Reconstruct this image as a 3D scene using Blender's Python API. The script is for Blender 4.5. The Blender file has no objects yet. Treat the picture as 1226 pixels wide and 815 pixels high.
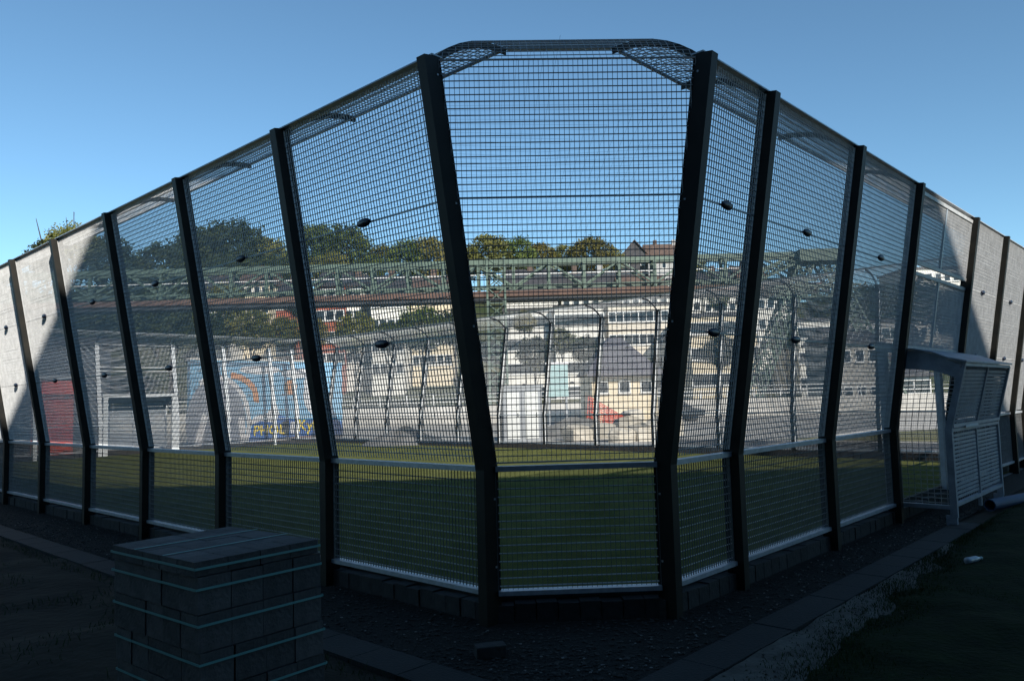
import bpy, math, random
from mathutils import Vector, Matrix, noise

rnd = random.Random(11)
SC = bpy.context.scene
COL = SC.collection

# ------------------------------------------------------------------ camera
CZ = 1.69                                   # eye height
PITCH, ROLL, FPX = 0.0761, -0.0277, 928.75  # focal length in pixels of a 1226 wide frame
PW, PCX, PCY = 1226.0, 613.0, 407.5
cam_d = bpy.data.cameras.new('camera'); cam = bpy.data.objects.new('camera', cam_d); COL.objects.link(cam)
cam_d.sensor_fit = 'HORIZONTAL'; cam_d.sensor_width = 36.0; cam_d.lens = FPX / PW * 36.0
cam_d.clip_start = 0.05; cam_d.clip_end = 3000
_rt = Vector((1, 0, 0)); _dn = Vector((0, math.sin(PITCH), -math.cos(PITCH))); _fw = Vector((0, math.cos(PITCH), math.sin(PITCH)))
_ix = _rt * math.cos(ROLL) - _dn * math.sin(ROLL); _iy = _rt * math.sin(ROLL) + _dn * math.cos(ROLL)
cam.matrix_world = Matrix(((_ix.x, -_iy.x, -_fw.x, 0), (_ix.y, -_iy.y, -_fw.y, 0), (_ix.z, -_iy.z, -_fw.z, CZ), (0, 0, 0, 1)))
SC.camera = cam

# ------------------------------------------------------------------ sky and sun
SUN_EL = math.radians(29); SUN_AZ = math.radians(150)      # from the right and behind
SUN = Vector((math.cos(SUN_EL) * math.sin(SUN_AZ), math.cos(SUN_EL) * math.cos(SUN_AZ), math.sin(SUN_EL)))
w = bpy.data.worlds.new('World'); SC.world = w; w.use_nodes = True
nt = w.node_tree; nt.nodes.clear()
sky = nt.nodes.new('ShaderNodeTexSky'); sky.sky_type = 'NISHITA'; sky.sun_disc = False
sky.sun_elevation = SUN_EL; sky.sun_rotation = SUN_AZ; sky.altitude = 200; sky.air_density = 0.8; sky.dust_density = 0.0; sky.ozone_density = 1.0
bg = nt.nodes.new('ShaderNodeBackground'); bg.inputs['Strength'].default_value = 0.11
wo = nt.nodes.new('ShaderNodeOutputWorld')
tint = nt.nodes.new('ShaderNodeVectorMath'); tint.operation = 'MULTIPLY'; tint.inputs[1].default_value = (0.75, 1.0, 1.02)   # cool white balance of the whole sky
nt.links.new(sky.outputs[0], tint.inputs[0]); nt.links.new(tint.outputs[0], bg.inputs['Color']); nt.links.new(bg.outputs[0], wo.inputs['Surface'])
sd = bpy.data.lights.new('sun', 'SUN'); sd.energy = 5.0; sd.angle = math.radians(0.53); sd.color = (1.0, 0.945, 0.865)
so = bpy.data.objects.new('sun', sd); COL.objects.link(so); so.rotation_euler = SUN.to_track_quat('Z', 'Y').to_euler(); so.location = (30, -30, 60)
vs = SC.view_settings; vs.view_transform = 'Standard'; vs.look = 'None'; vs.exposure = 0.6; vs.gamma = 1.0; vs.use_curve_mapping = False

# ------------------------------------------------------------------ layout helpers
AZ = -0.8204
S, CH, HB, GW = 2.125, 0.9528, 1.1036, 2.8447       # bay, corner leg, half bay, goal bay
OUT, ZB, ZT = 0.5136, 1.17, 4.25                    # outward lean, bend height, post top
DL = Vector((math.sin(AZ), math.cos(AZ), 0)); DR = Vector((DL.y, -DL.x, 0)); A0 = Vector((-0.2049, 6.0387, 0))
CW = 2 * CH + 2 * HB + 4 * S + GW; CV = 12 * S
TURF_Z = 0.03
def X(u, v, z=0.0):
    return A0 + DR * u + DL * v + Vector((0, 0, z))
def at(px, py, Y):
    """world point at depth Y that lies in the direction of photograph pixel (px, py)"""
    a_, b_ = px - PCX, py - PCY
    r = _ix * a_ + _iy * b_ + _fw * FPX
    return r * (Y / r.y) + Vector((0, 0, CZ))

def sstep(a, b, x):
    t = max(0.0, min(1.0, (x - a) / (b - a))); return t * t * (3 - 2 * t)
def terrain(x, y):
    ridge = 25 + 8 * sstep(60, -120, x) - 2 * sstep(40, 120, x)
    h = ridge * sstep(72, 205, y)
    return h

# ------------------------------------------------------------------ materials
MATS = {}
def mat(name, c, rough=0.6, var=0.0, scale=5.0, c2=None, bump=0.0, bscale=40.0, metal=0.0, spec=0.5, detail=4.0, objrand=0.0, emit=None, trans=0.0):
    m = bpy.data.materials.new(name); m.use_nodes = True; n = m.node_tree; p = n.nodes['Principled BSDF']
    p.inputs['Base Color'].default_value = (*c, 1); p.inputs['Roughness'].default_value = rough; p.inputs['Metallic'].default_value = metal
    p.inputs['Specular IOR Level'].default_value = spec
    if trans: p.inputs['Transmission Weight'].default_value = trans
    tc = n.nodes.new('ShaderNodeTexCoord')
    out = None
    if var or c2:
        nz = n.nodes.new('ShaderNodeTexNoise'); nz.inputs['Scale'].default_value = scale; nz.inputs['Detail'].default_value = detail; nz.inputs['Roughness'].default_value = 0.65
        n.links.new(tc.outputs['Object'], nz.inputs['Vector'])
        rp = n.nodes.new('ShaderNodeValToRGB')
        a = c; b = c2 or tuple(min(1, k * (1 + var)) for k in c)
        if not c2: a = tuple(k * (1 - var) for k in c)
        rp.color_ramp.elements[0].position = 0.33; rp.color_ramp.elements[1].position = 0.67
        rp.color_ramp.elements[0].color = (*a, 1); rp.color_ramp.elements[1].color = (*b, 1)
        n.links.new(nz.outputs['Fac'], rp.inputs['Fac']); out = rp.outputs['Color']
    if objrand:
        oi = n.nodes.new('ShaderNodeObjectInfo'); hs = n.nodes.new('ShaderNodeHueSaturation')
        mr = n.nodes.new('ShaderNodeMapRange'); mr.inputs['To Min'].default_value = 1 - objrand; mr.inputs['To Max'].default_value = 1 + objrand
        n.links.new(oi.outputs['Random'], mr.inputs['Value']); n.links.new(mr.outputs[0], hs.inputs['Value'])
        if out: n.links.new(out, hs.inputs['Color'])
        else: hs.inputs['Color'].default_value = (*c, 1)
        out = hs.outputs['Color']
    if out: n.links.new(out, p.inputs['Base Color'])
    if bump:
        bz = n.nodes.new('ShaderNodeTexNoise'); bz.inputs['Scale'].default_value = bscale; bz.inputs['Detail'].default_value = 5
        n.links.new(tc.outputs['Object'], bz.inputs['Vector'])
        bp = n.nodes.new('ShaderNodeBump'); bp.inputs['Strength'].default_value = bump; bp.inputs['Distance'].default_value = 0.02
        n.links.new(bz.outputs['Fac'], bp.inputs['Height']); n.links.new(bp.outputs['Normal'], p.inputs['Normal'])
    MATS[name] = m
    return m
G_WIRE = mat('galvanised_wire', (0.50, 0.505, 0.50), 0.42, 0.15, 9, metal=0.25)
G_RAIL = mat('galvanised_rail', (0.40, 0.43, 0.46), 0.4, 0.18, 14, metal=0.3)
V_LOW = mat('shaded_low_bar', (0.16, 0.165, 0.165), 0.6, 0.2, 9, metal=0.2)  # darker copy of the upper bars, shade painted into the lower panels
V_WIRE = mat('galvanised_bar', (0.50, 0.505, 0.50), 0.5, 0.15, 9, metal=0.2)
POST = mat('dark_post_paint', (0.007, 0.008, 0.007), 0.5, c2=(0.019, 0.017, 0.013), scale=4, spec=0.25, detail=8)
FLANGE = mat('galvanised_flange', (0.55, 0.57, 0.58), 0.45, 0.15, 10)
CLAMP = mat('dark_blue_plastic', (0.012, 0.016, 0.035), 0.35)
NET = mat('dark_cord', (0.02, 0.035, 0.03), 0.8)
TURF = mat('artificial_turf', (0.080, 0.088, 0.030), 0.9, c2=(0.135, 0.142, 0.052), scale=1.3, bump=0.6, bscale=160, spec=0.0)
LINE = mat('turf_line_white', (0.42, 0.45, 0.36), 0.85, 0.15, 20, spec=0.2)
SLAB = mat('court_base_concrete', (0.10, 0.10, 0.10), 0.85, 0.25, 6)
KERB = mat('kerb_concrete', (0.026, 0.025, 0.024), 0.85, 0.35, 7, bump=0.4, bscale=30, objrand=0.35)
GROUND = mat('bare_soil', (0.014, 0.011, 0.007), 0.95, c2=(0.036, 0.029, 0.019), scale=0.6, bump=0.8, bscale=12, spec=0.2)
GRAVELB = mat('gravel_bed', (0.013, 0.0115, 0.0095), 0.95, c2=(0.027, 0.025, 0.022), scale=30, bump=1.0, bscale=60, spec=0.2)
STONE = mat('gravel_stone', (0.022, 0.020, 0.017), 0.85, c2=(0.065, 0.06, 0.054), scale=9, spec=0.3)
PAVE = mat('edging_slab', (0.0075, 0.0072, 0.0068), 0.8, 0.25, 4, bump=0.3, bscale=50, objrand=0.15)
SAND = mat('pale_sand', (0.068, 0.063, 0.054), 0.95, c2=(0.125, 0.117, 0.10), scale=5, bump=0.9, bscale=25, spec=0.2)
GRASS = mat('grass_blade', (0.010, 0.026, 0.005), 0.8, c2=(0.028, 0.05, 0.010), scale=3, spec=0.2)
YARD = mat('pale_gravel_yard', (0.30, 0.28, 0.25), 0.95, c2=(0.44, 0.42, 0.38), scale=0.35, bump=0.6, bscale=8, spec=0.2)
ROAD = mat('asphalt', (0.05, 0.05, 0.052), 0.9, 0.25, 2, spec=0.2)
MEADOW = mat('dry_grass', (0.07, 0.075, 0.03), 0.95, c2=(0.13, 0.12, 0.06), scale=0.5, spec=0.2)
HILL = mat('hill_scrub', (0.030, 0.045, 0.016), 0.95, c2=(0.085, 0.08, 0.035), scale=0.09, bump=1, bscale=0.7, spec=0.1)
RIVER = mat('river_water', (0.03, 0.04, 0.04), 0.1, 0.2, 1)
CONC = mat('embankment_concrete', (0.46, 0.44, 0.40), 0.9, 0.25, 0.5, bump=0.3, bscale=6)
STEEL_GREEN = mat('green_steel', (0.078, 0.115, 0.086), 0.6, 0.25, 0.9)
RUST = mat('rusty_steel', (0.082, 0.046, 0.034), 0.8, c2=(0.14, 0.08, 0.056), scale=0.8)
STEEL_DARK = mat('dark_steel', (0.03, 0.032, 0.035), 0.6)
WHITEP = mat('white_render', (0.68, 0.655, 0.59), 0.9, 0.10, 0.25)
CREAM = mat('cream_render', (0.60, 0.51, 0.36), 0.9, 0.10, 0.25)
OFFW = mat('off_white_render', (0.60, 0.54, 0.44), 0.9, 0.10, 0.25)
GREYW = mat('grey_render', (0.33, 0.32, 0.31), 0.9, 0.12, 0.25)
BRICK = mat('red_brick', (0.30, 0.085, 0.05), 0.9, 0.25, 0.8)
STONEW = mat('rubble_stone_wall', (0.30, 0.28, 0.24), 0.9, c2=(0.42, 0.40, 0.36), scale=1.2, bump=0.5, bscale=2)
ROOFD = mat('dark_slate_roof', (0.035, 0.034, 0.038), 0.75, 0.35, 0.6)
ROOFB = mat('brown_tile_roof', (0.085, 0.055, 0.042), 0.8, 0.35, 0.6)
ROOFP = mat('grey_violet_roof', (0.075, 0.07, 0.085), 0.7, 0.2, 0.8)
BOXM = mat('weathered_zinc', (0.27, 0.30, 0.335), 0.5, 0.2, 6, metal=0.2)
GLASS = mat('window_glass', (0.02, 0.025, 0.03), 0.12, spec=0.6)
FRAME = mat('window_frame_white', (0.6, 0.6, 0.58), 0.6)
BARK = mat('bark', (0.045, 0.035, 0.025), 0.9, 0.3, 2)
LEAFS = [mat('leaf_dark_green', (0.038, 0.062, 0.014), 0.7, c2=(0.095, 0.12, 0.032), scale=0.45, objrand=0.25, spec=0.2),
         mat('leaf_olive', (0.07, 0.08, 0.018), 0.7, c2=(0.16, 0.15, 0.042), scale=0.45, objrand=0.25, spec=0.2),
         mat('leaf_autumn', (0.075, 0.075, 0.02), 0.7, c2=(0.155, 0.13, 0.04), scale=0.45, objrand=0.25, spec=0.2),
         mat('leaf_deep_green', (0.022, 0.036, 0.015), 0.8, c2=(0.055, 0.066, 0.026), scale=0.4, objrand=0.2, spec=0.1)]  # last one is the darkest of the green leaf tones
WALLP = mat('mural_light_blue', (0.17, 0.41, 0.62), 0.8, 0.12, 0.5)
M_BLUE = mat('mural_blue', (0.025, 0.12, 0.40), 0.8, 0.2, 1)
M_GREY = mat('mural_grey', (0.20, 0.22, 0.27), 0.8, 0.25, 1)
M_WHITE = mat('mural_white', (0.66, 0.65, 0.66), 0.8, 0.1, 2)
M_ORANGE = mat('mural_orange', (0.55, 0.22, 0.07), 0.8, 0.15, 2)
M_YELLOW = mat('mural_yellow', (0.85, 0.62, 0.03), 0.8, 0.1, 2)
M_BROWN = mat('mural_brown', (0.17, 0.10, 0.09), 0.8, 0.2, 2)
CAB_GREY = mat('cabinet_grey', (0.24, 0.26, 0.28), 0.6, 0.1, 1)
CAB_PALE = mat('cabinet_pale_door', (0.62, 0.64, 0.62), 0.6, 0.08, 1)
TEAL = mat('teal_panel', (0.27, 0.42, 0.42), 0.5, 0.1, 1)
RED = mat('red_plastic', (0.50, 0.06, 0.035), 0.5, 0.2, 2)
ROCK = mat('sandstone_block', (0.38, 0.34, 0.27), 0.9, c2=(0.54, 0.50, 0.42), scale=1.5, bump=0.5, bscale=5, objrand=0.2)
RUBBLE = mat('grey_rubble', (0.13, 0.13, 0.125), 0.95, 0.3, 2, bump=0.6, bscale=6)
RUBBLE_D = mat('soil_crumbs', (0.03, 0.026, 0.02), 0.95, c2=(0.075, 0.068, 0.058), scale=14)
PAVER = mat('grey_paver', (0.066, 0.064, 0.064), 0.85, 0.28, 9, bump=0.4, bscale=45, objrand=0.3)
STRAP = mat('teal_strap', (0.11, 0.30, 0.29), 0.4)
WOOD = mat('pallet_wood', (0.10, 0.075, 0.05), 0.85, 0.3, 6)
PIPE = mat('blue_grey_pipe', (0.03, 0.06, 0.12), 0.6, 0.1, 4)
BOTTLE = mat('pale_plastic', (0.30, 0.35, 0.38), 0.25, spec=0.7)
CARP = mat('dark_car_paint', (0.02, 0.025, 0.03), 0.2, spec=0.7)
TYRE = mat('tyre_rubber', (0.012, 0.012, 0.012), 0.8)
HALL_SHADE = mat('shaded_hall_wall', (0.035, 0.045, 0.06), 0.7, 0.2, 0.8)  # shade behind the far goal put into the hall's wall colour
BLOCK = mat('plain_facade', (0.05, 0.048, 0.045), 0.9, 0.15, 0.3)

# ------------------------------------------------------------------ mesh helpers
class MB:
    def __init__(s): s.v = []; s.f = []; s.split = None; s.m2 = None
    def quad(s, *p):
        b = len(s.v); s.v += [tuple(q) for q in p]; s.f.append(tuple(range(b, b + len(p)))); return s
    def box(s, x0, x1, y0, y1, z0, z1):
        b = len(s.v)
        s.v += [(x0, y0, z0), (x1, y0, z0), (x1, y1, z0), (x0, y1, z0), (x0, y0, z1), (x1, y0, z1), (x1, y1, z1), (x0, y1, z1)]
        s.f += [tuple(b + i for i in q) for q in ((0, 3, 2, 1), (4, 5, 6, 7), (0, 1, 5, 4), (1, 2, 6, 5), (2, 3, 7, 6), (3, 0, 4, 7))]
        return s
    def bar(s, p, q, wd, ht, up=(0, 0, 1), caps=True):
        p = Vector(p); q = Vector(q); d = (q - p).normalized(); u = Vector(up)
        sx = d.cross(u)
        if sx.length < 1e-4: sx = d.cross(Vector((1, 0, 0)))
        sx.normalize(); uy = sx.cross(d); sx *= wd / 2; uy *= ht / 2; b = len(s.v)
        for c in (p, q):
            s.v += [tuple(c - sx - uy), tuple(c + sx - uy), tuple(c + sx + uy), tuple(c - sx + uy)]
        s.f += [tuple(b + i for i in k) for k in ((0, 1, 5, 4), (1, 2, 6, 5), (2, 3, 7, 6), (3, 0, 4, 7))]
        if caps: s.f += [(b + 3, b + 2, b + 1, b), (b + 4, b + 5, b + 6, b + 7)]
        return s
    def tube(s, pts, r, n=8, caps=True):
        pts = [Vector(p) for p in pts]; rr = r if isinstance(r, (list, tuple)) else [r] * len(pts); b = len(s.v)
        for i, p in enumerate(pts):
            d = (pts[min(i + 1, len(pts) - 1)] - pts[max(i - 1, 0)]).normalized()
            a = d.cross(Vector((0, 0, 1)))
            if a.length < 1e-3: a = Vector((1, 0, 0))
            a.normalize(); c = a.cross(d)
            for k in range(n):
                t = 2 * math.pi * k / n; s.v.append(tuple(p + (a * math.cos(t) + c * math.sin(t)) * rr[i]))
        for i in range(len(pts) - 1):
            for k in range(n):
                k2 = (k + 1) % n; s.f.append((b + i * n + k, b + i * n + k2, b + (i + 1) * n + k2, b + (i + 1) * n + k))
        if caps:
            s.f.append(tuple(b + k for k in range(n - 1, -1, -1))); s.f.append(tuple(b + (len(pts) - 1) * n + k for k in range(n)))
        return s
    def prism(s, poly, y0, y1):
        """polygon in x,z extruded along y"""
        n = len(poly); b = len(s.v)
        s.v += [(x, y0, z) for x, z in poly] + [(x, y1, z) for x, z in poly]
        s.f.append(tuple(b + i for i in range(n))); s.f.append(tuple(b + n + i for i in range(n - 1, -1, -1)))
        for i in range(n):
            j = (i + 1) % n; s.f.append((b + j, b + i, b + n + i, b + n + j))
        return s
    def mesh(s, name, m, smooth=False):
        me = bpy.data.meshes.new(name); me.from_pydata(s.v, [], s.f); me.update()
        if m: me.materials.append(m)
        if s.split is not None:
            me.materials.append(s.m2)
            for p in me.polygons[s.split:]: p.material_index = 1
        if smooth:
            for p in me.polygons: p.use_smooth = True
        return me
    def build(s, name, m, parent=None, smooth=False):
        return link(name, s.mesh(name, m, smooth), parent)
def link(name, me, parent=None, loc=None, rot=None, scl=None):
    o = bpy.data.objects.new(name, me); COL.objects.link(o)
    if parent: o.parent = parent
    if loc is not None: o.location = loc
    if rot is not None: o.rotation_euler = rot
    if scl is not None: o.scale = scl
    return o
def tag(o, label, cat, group=None):
    o['label'] = label; o['category'] = cat
    if group: o['group'] = group
    return o
def struct(o): o['kind'] = 'structure'; return o
def thing(name, label, cat, loc=(0, 0, 0), rz=0.0, group=None):
    o = link(name, None, None, loc, (0, 0, rz)); return tag(o, label, cat, group)
def bevel(o, wd=0.01, seg=2):
    b = o.modifiers.new('bevel', 'BEVEL'); b.width = wd; b.segments = seg; b.limit_method = 'ANGLE'; return o
def ngon(pts, z=0.0): return MB().quad(*[(p.x, p.y, z) for p in pts])

# ================================================================== SETTING
# ground and hill, one sheet out to the horizon
mb = MB(); xs = [-900, -500] + [-320 + 20 * i for i in range(33)] + [500, 900]; ys = [-700, -300, -100, -20, 20, 40, 56] + [58, 60, 72] + [80 + 10 * i for i in range(14)] + [230, 260, 320, 420, 700, 1500]
for y in ys:
    for x in xs:
        z = terrain(x, y)
        if y > 74: z += 1.6 * noise.noise(Vector((x * .02, y * .03, 0)))
        if y in (60, ): z = -3.0
        mb.v.append((x, y, z - 0.03))
for j in range(len(ys) - 1):
    for i in range(len(xs) - 1):
        a = j * len(xs) + i; mb.f.append((a, a + 1, a + len(xs) + 1, a + len(xs)))
g = struct(mb.build('ground', HILL))
struct(ngon([Vector((-300, 59.2, 0)), Vector((300, 59.2, 0)), Vector((300, 73, 0)), Vector((-300, 73, 0))], -1.6).build('river', RIVER))
# yard around the court: bare soil in front, pale gravel beyond
struct(ngon([Vector((-60, -20.0, 0)), Vector((60, -20.0, 0)), Vector((60, 30, 0)), Vector((-60, 30, 0))], -0.018).build('soil_ground', GROUND))
def court_poly(o=0.0):
    k = o * 0.4142
    P = [(-o, -k), (-o, CV + k), (CH - k, CV + CH + o), (CW - CH + k, CV + CH + o), (CW + o, CV + k), (CW + o, -k), (CW - CH + k, -CH - o), (CH - k, -CH - o)]
    return [X(u, v) for u, v in P]
far = [X(CW + 0.3, -8), X(CW + 40, -8), X(CW + 40, CV + 40), X(-6, CV + 40), X(-6, CV + CH + .3), X(CW - CH, CV + CH + .3), X(CW + .3, CV)]
struct(ngon(far, 0.004).build('gravel_yard', YARD))
# asphalt lane and dry verge on the far right, in front of the embankment
lane = [X(CW + 1.5, -12), X(CW + 6.5, -12), X(CW + 6.5, 12), X(CW + 1.5, 10)]
struct(ngon(lane, 0.012).build('lane', ROAD))
verge = [X(CW + 7, -14), X(CW + 34, -34), X(CW + 34, -2), X(CW + 7, 8)]
struct(ngon(verge, 0.016).build('dry_verge', MEADOW))

# the raised court bed and its turf
bed = MB(); P = court_poly(0.0); n = len(P)
bed.v = [(p.x, p.y, -0.02) for p in P] + [(p.x, p.y, TURF_Z - 0.012) for p in P]
bed.f = [tuple(range(n, 2 * n))] + [(i, (i + 1) % n, n + (i + 1) % n, n + i) for i in range(n)]
struct(bed.build('court_bed', SLAB))
turf = struct(ngon(court_poly(-0.06), TURF_Z).build('turf', TURF))
# ================================================================== THE CAGE
HS, VS_ = 0.051, 0.0375
HWID, VWID = 0.0070, 0.0029
YM = 0.0                       # mesh sits on the inner side of the posts
def prof(t):
    """outward lean of the upper fence: t=0 at the bend, 1 at the post top -> (y, z)"""
    return (OUT * t, ZB + (ZT - ZB) * t)
ARC = []
for i in range(9):
    t = i / 8
    # quadratic through post top, crown and inner end of the canopy
    y = OUT + (-0.32 - OUT) * t; z = ZT + 0.36 * (1 - (1 - t) ** 2.3)
    ARC.append((y, z))
def panel_lower(wd):
    m_ = MB(); x0, x1 = 0.048, wd - 0.048
    k = 0; z = 0.275
    while z < ZB - 0.045:
        j1, j2 = rnd.uniform(-.0015, .0015), rnd.uniform(-.0015, .0015); m_.bar((x0, YM, z + j1), ((x0 + x1) / 2, YM + j2 * 2, z + j2), HWID, HWID, (0, 1, 1), caps=False); m_.bar(((x0 + x1) / 2, YM + j2 * 2, z + j2), (x1, YM, z - j1), HWID, HWID, (0, 1, 1), caps=False); z += 0.061
    n_ = max(2, round((x1 - x0) / VS_)); m_.split = len(m_.f); m_.m2 = V_LOW
    for i in range(n_ + 1):
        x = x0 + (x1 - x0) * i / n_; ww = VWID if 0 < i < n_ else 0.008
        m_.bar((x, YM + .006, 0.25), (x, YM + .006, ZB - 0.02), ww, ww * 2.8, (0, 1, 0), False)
    return m_
def panel_upper(wd, t0, t1, hs=HS, frame=0.0):
    m_ = MB(); x0, x1 = 0.048, wd - 0.048
    L = math.hypot(OUT, ZT - ZB) * (t1 - t0); nh = round(L / hs)
    up = Vector((0, OUT, ZT - ZB)).normalized()
    for i in range(1, nh):
        y, z = prof(t0 + (t1 - t0) * i / nh); j1, j2 = rnd.uniform(-.0015, .0015), rnd.uniform(-.002, .002); xm = (x0 + x1) / 2; m_.bar((x0, y + YM, z + j1), (xm, y + YM + j2 * 2, z + j2), HWID, HWID, up, False); m_.bar((xm, y + YM + j2 * 2, z + j2), (x1, y + YM, z - j1), HWID, HWID, up, False)
    m_.split = len(m_.f); m_.m2 = V_WIRE
    n_ = max(2, round((x1 - x0) / VS_)); ya, za = prof(t0); yb, zb = prof(t1)
    for i in range(n_ + 1):
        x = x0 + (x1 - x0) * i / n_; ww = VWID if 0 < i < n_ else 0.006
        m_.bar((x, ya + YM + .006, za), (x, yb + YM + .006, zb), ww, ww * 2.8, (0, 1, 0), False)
    if frame:
        for t in (t0, t1):
            y, z = prof(t); m_.bar((x0, y + YM, z), (x1, y + YM, z), frame, frame, up)
    return m_
def canopy(wd):
    m_ = MB(); x0, x1 = 0.02, wd - 0.02
    def pt(t):
        f = t * 8; i = min(7, int(f)); f -= i
        return (ARC[i][0] + (ARC[i + 1][0] - ARC[i][0]) * f, ARC[i][1] + (ARC[i + 1][1] - ARC[i][1]) * f)
    for i in range(1, 16):
        y, z = pt(i / 16); m_.bar((x0, y, z), (x1, y, z), HWID * .8, HWID * .8, caps=False)
    n_ = max(2, round((x1 - x0) / 0.05))
    for i in range(n_ + 1):
        x = x0 + (x1 - x0) * i / n_
        for k in range(0, 8, 2): m_.bar((x, *ARC[k]), (x, *ARC[k + 2]), .007, .005, (1, 0, 0), False)
    return m_
def oval():
    m_ = MB(); n_ = 16; prof_ = [(0.0, -.022), (.55, -.019), (.86, -.010), (1, 0), (.86, .010), (.55, .019), (0.0, .022)]
    for r, y in prof_:
        for k in range(n_):
            a = 2 * math.pi * k / n_; m_.v.append((0.100 * max(r, .02) * math.cos(a), y + .015, 0.038 * max(r, .02) * math.sin(a)))
    for i in range(len(prof_) - 1):
        for k in range(n_): m_.f.append((i * n_ + k, i * n_ + (k + 1) % n_, (i + 1) * n_ + (k + 1) % n_, (i + 1) * n_ + k))
    return m_.mesh('clamp_plate', CLAMP, True)
OVAL = oval()
CACHE = {}
def cached(key, fn, m, name):
    if key not in CACHE: CACHE[key] = fn().mesh(name, m)
    return CACHE[key]
# one post, shared
def post_mesh():
    m_ = MB(); wx, wy = 0.046, 0.078
    up = Vector((0, OUT, ZT - ZB)).normalized(); nrm = Vector((0, up.z, -up.y))
    # continuous bent box: rings at foot, bend and top
    rings = []
    for (y, z, nv) in ((0.024, -0.05, Vector((0, 1, 0))), (0.024, ZB - .015, Vector((0, 1, 0.08))), (OUT + .024, ZT + 0.02, nrm)):
        nv = nv.normalized(); rings.append([(-wx, y - wy * nv.y, z - wy * nv.z), (wx, y - wy * nv.y, z - wy * nv.z), (wx, y + wy * nv.y, z + wy * nv.z), (-wx, y + wy * nv.y, z + wy * nv.z)])
    for r in rings: m_.v += r
    for i in range(2):
        b = 4 * i
        for k in range(4): m_.f.append((b + k, b + (k + 1) % 4, b + 4 + (k + 1) % 4, b + 4 + k))
    m_.f.append((3, 2, 1, 0)); m_.f.append((8, 9, 10, 11))
    return m_
def flange_mesh():
    m_ = MB(); y = -0.066
    m_.box(-0.06, 0.06, y, y + .012, 0.02, ZB - .03)
    m_.bar((0, y, ZB - .03), (0, OUT + y, ZT), 0.145, 0.012, (0, -1, 0))
    return m_
def bracket_mesh():
    m_ = MB(); pts = [(0, y, z - .03) for y, z in ARC]
    for a, b in zip(pts[:-1], pts[1:]): m_.bar(a, b, 0.012, 0.055, (0, 0, 1))
    return m_
def bolt_mesh():
    m_ = MB()
    for z in (0.42, 0.93):
        for x in (.046, -.046): m_.box(x - .006, x + .006, -0.012, 0.002, z, z + .014)
    for t in (0.35, 0.65, .96):
        y, z = prof(t)
        for x in (.046, -.046): m_.box(x - .006, x + .006, y - .012, y + .002, z, z + .014)
    return m_
def strip_mesh(sg):
    m_ = MB(); x = sg * .050
    m_.box(min(x - .005, x + .005), max(x - .005, x + .005), -.052, -.022, .02, ZB - .03)
    m_.bar((x, -.037, ZB - .03), (x, OUT - .037, ZT), .010, .034, (0, 1, 0))
    return m_
STRIPM = {sg: strip_mesh(sg).mesh('edge_strip', FLANGE) for sg in (1, -1)}
PM = post_mesh().mesh('post', POST); FM = flange_mesh().mesh('flange', FLANGE); BM_ = bracket_mesh().mesh('canopy_bracket', STEEL_DARK); BOLT = bolt_mesh().mesh('bolts', G_RAIL)
KSTONE = MB().box(-0.079, 0.079, -0.075, 0.045, -0.02, 0.13).mesh('plinth_stone', KERB)
T1, T2 = 1 / 3, 2 / 3
def place_post(par, x, fl=True, st=0):
    p = link('post', PM, par, (x, 0, 0))
    if fl: link('flange', FM, p)
    if st: link('edge_strip', STRIPM[st], p)
    link('canopy_bracket', BM_, p); link('bolts', BOLT, p)['kind'] = 'stuff'
def lower_bay(par, x, wd):
    p = link('mesh_panel', cached(('lo', wd), lambda: panel_lower(wd), G_WIRE, 'mesh_panel'), par, (x, 0, 0))
    link('bottom_rail', cached(('br', wd), lambda: MB().box(.05, wd - .05, -.045, .047, .213, .247), G_RAIL, 'bottom_rail'), p)
    link('top_rail', cached(('tr', wd), lambda: MB().box(.05, wd - .05, -.04, .04, ZB - .028, ZB + .012), G_RAIL, 'top_rail'), p)
def bay(par, x, wd, clamps=True):
    lower_bay(par, x, wd)
    for i, (a, b) in enumerate(((0.012, T1), (T1, T2), (T2, 1.0))):
        p = link('mesh_panel', cached(('up', wd, i), lambda: panel_upper(wd, a, b), G_WIRE, 'mesh_panel'), par, (x, 0, 0))
        if i < 2 and clamps:
            y, z = prof(b)
            link('tie_bar', cached(('tie', wd, i), lambda: MB().bar((.03, y + YM, z), (wd - .03, y + YM, z), .013, .013), G_WIRE, 'tie_bar'), p)
            link('clamp_plate', OVAL, p, (wd / 2, y + YM + .01, z), (-math.atan2(OUT, ZT - ZB), 0, 0))
    link('canopy_mesh', cached(('can', wd), lambda: canopy(wd), G_WIRE, 'canopy_mesh'), par, (x, 0, 0))
def goal_bay(par, x, wd):
    """two framed mesh panels above the goal box, with open slots under each"""
    up = Vector((0, OUT, ZT - ZB)).normalized()
    for i, (a, b) in enumerate(((0.345, 0.655), (0.70, 0.985))):
        p = link('mesh_panel', cached(('gup', wd, i), lambda: panel_upper(wd, a, b, HS * .92, 0.045), G_WIRE, 'mesh_panel'), par, (x, 0, 0))
        ya, za = prof(a); yb, zb = prof(b)
        link('centre_bar', cached(('gcb', wd, i), lambda: MB().bar((wd / 2, ya, za), (wd / 2, yb, zb), .05, .03, (0, 1, 0)), G_RAIL, 'centre_bar'), p)
    link('canopy_mesh', cached(('can', wd), lambda: canopy(wd), G_WIRE, 'canopy_mesh'), par, (x, 0, 0))
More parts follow.
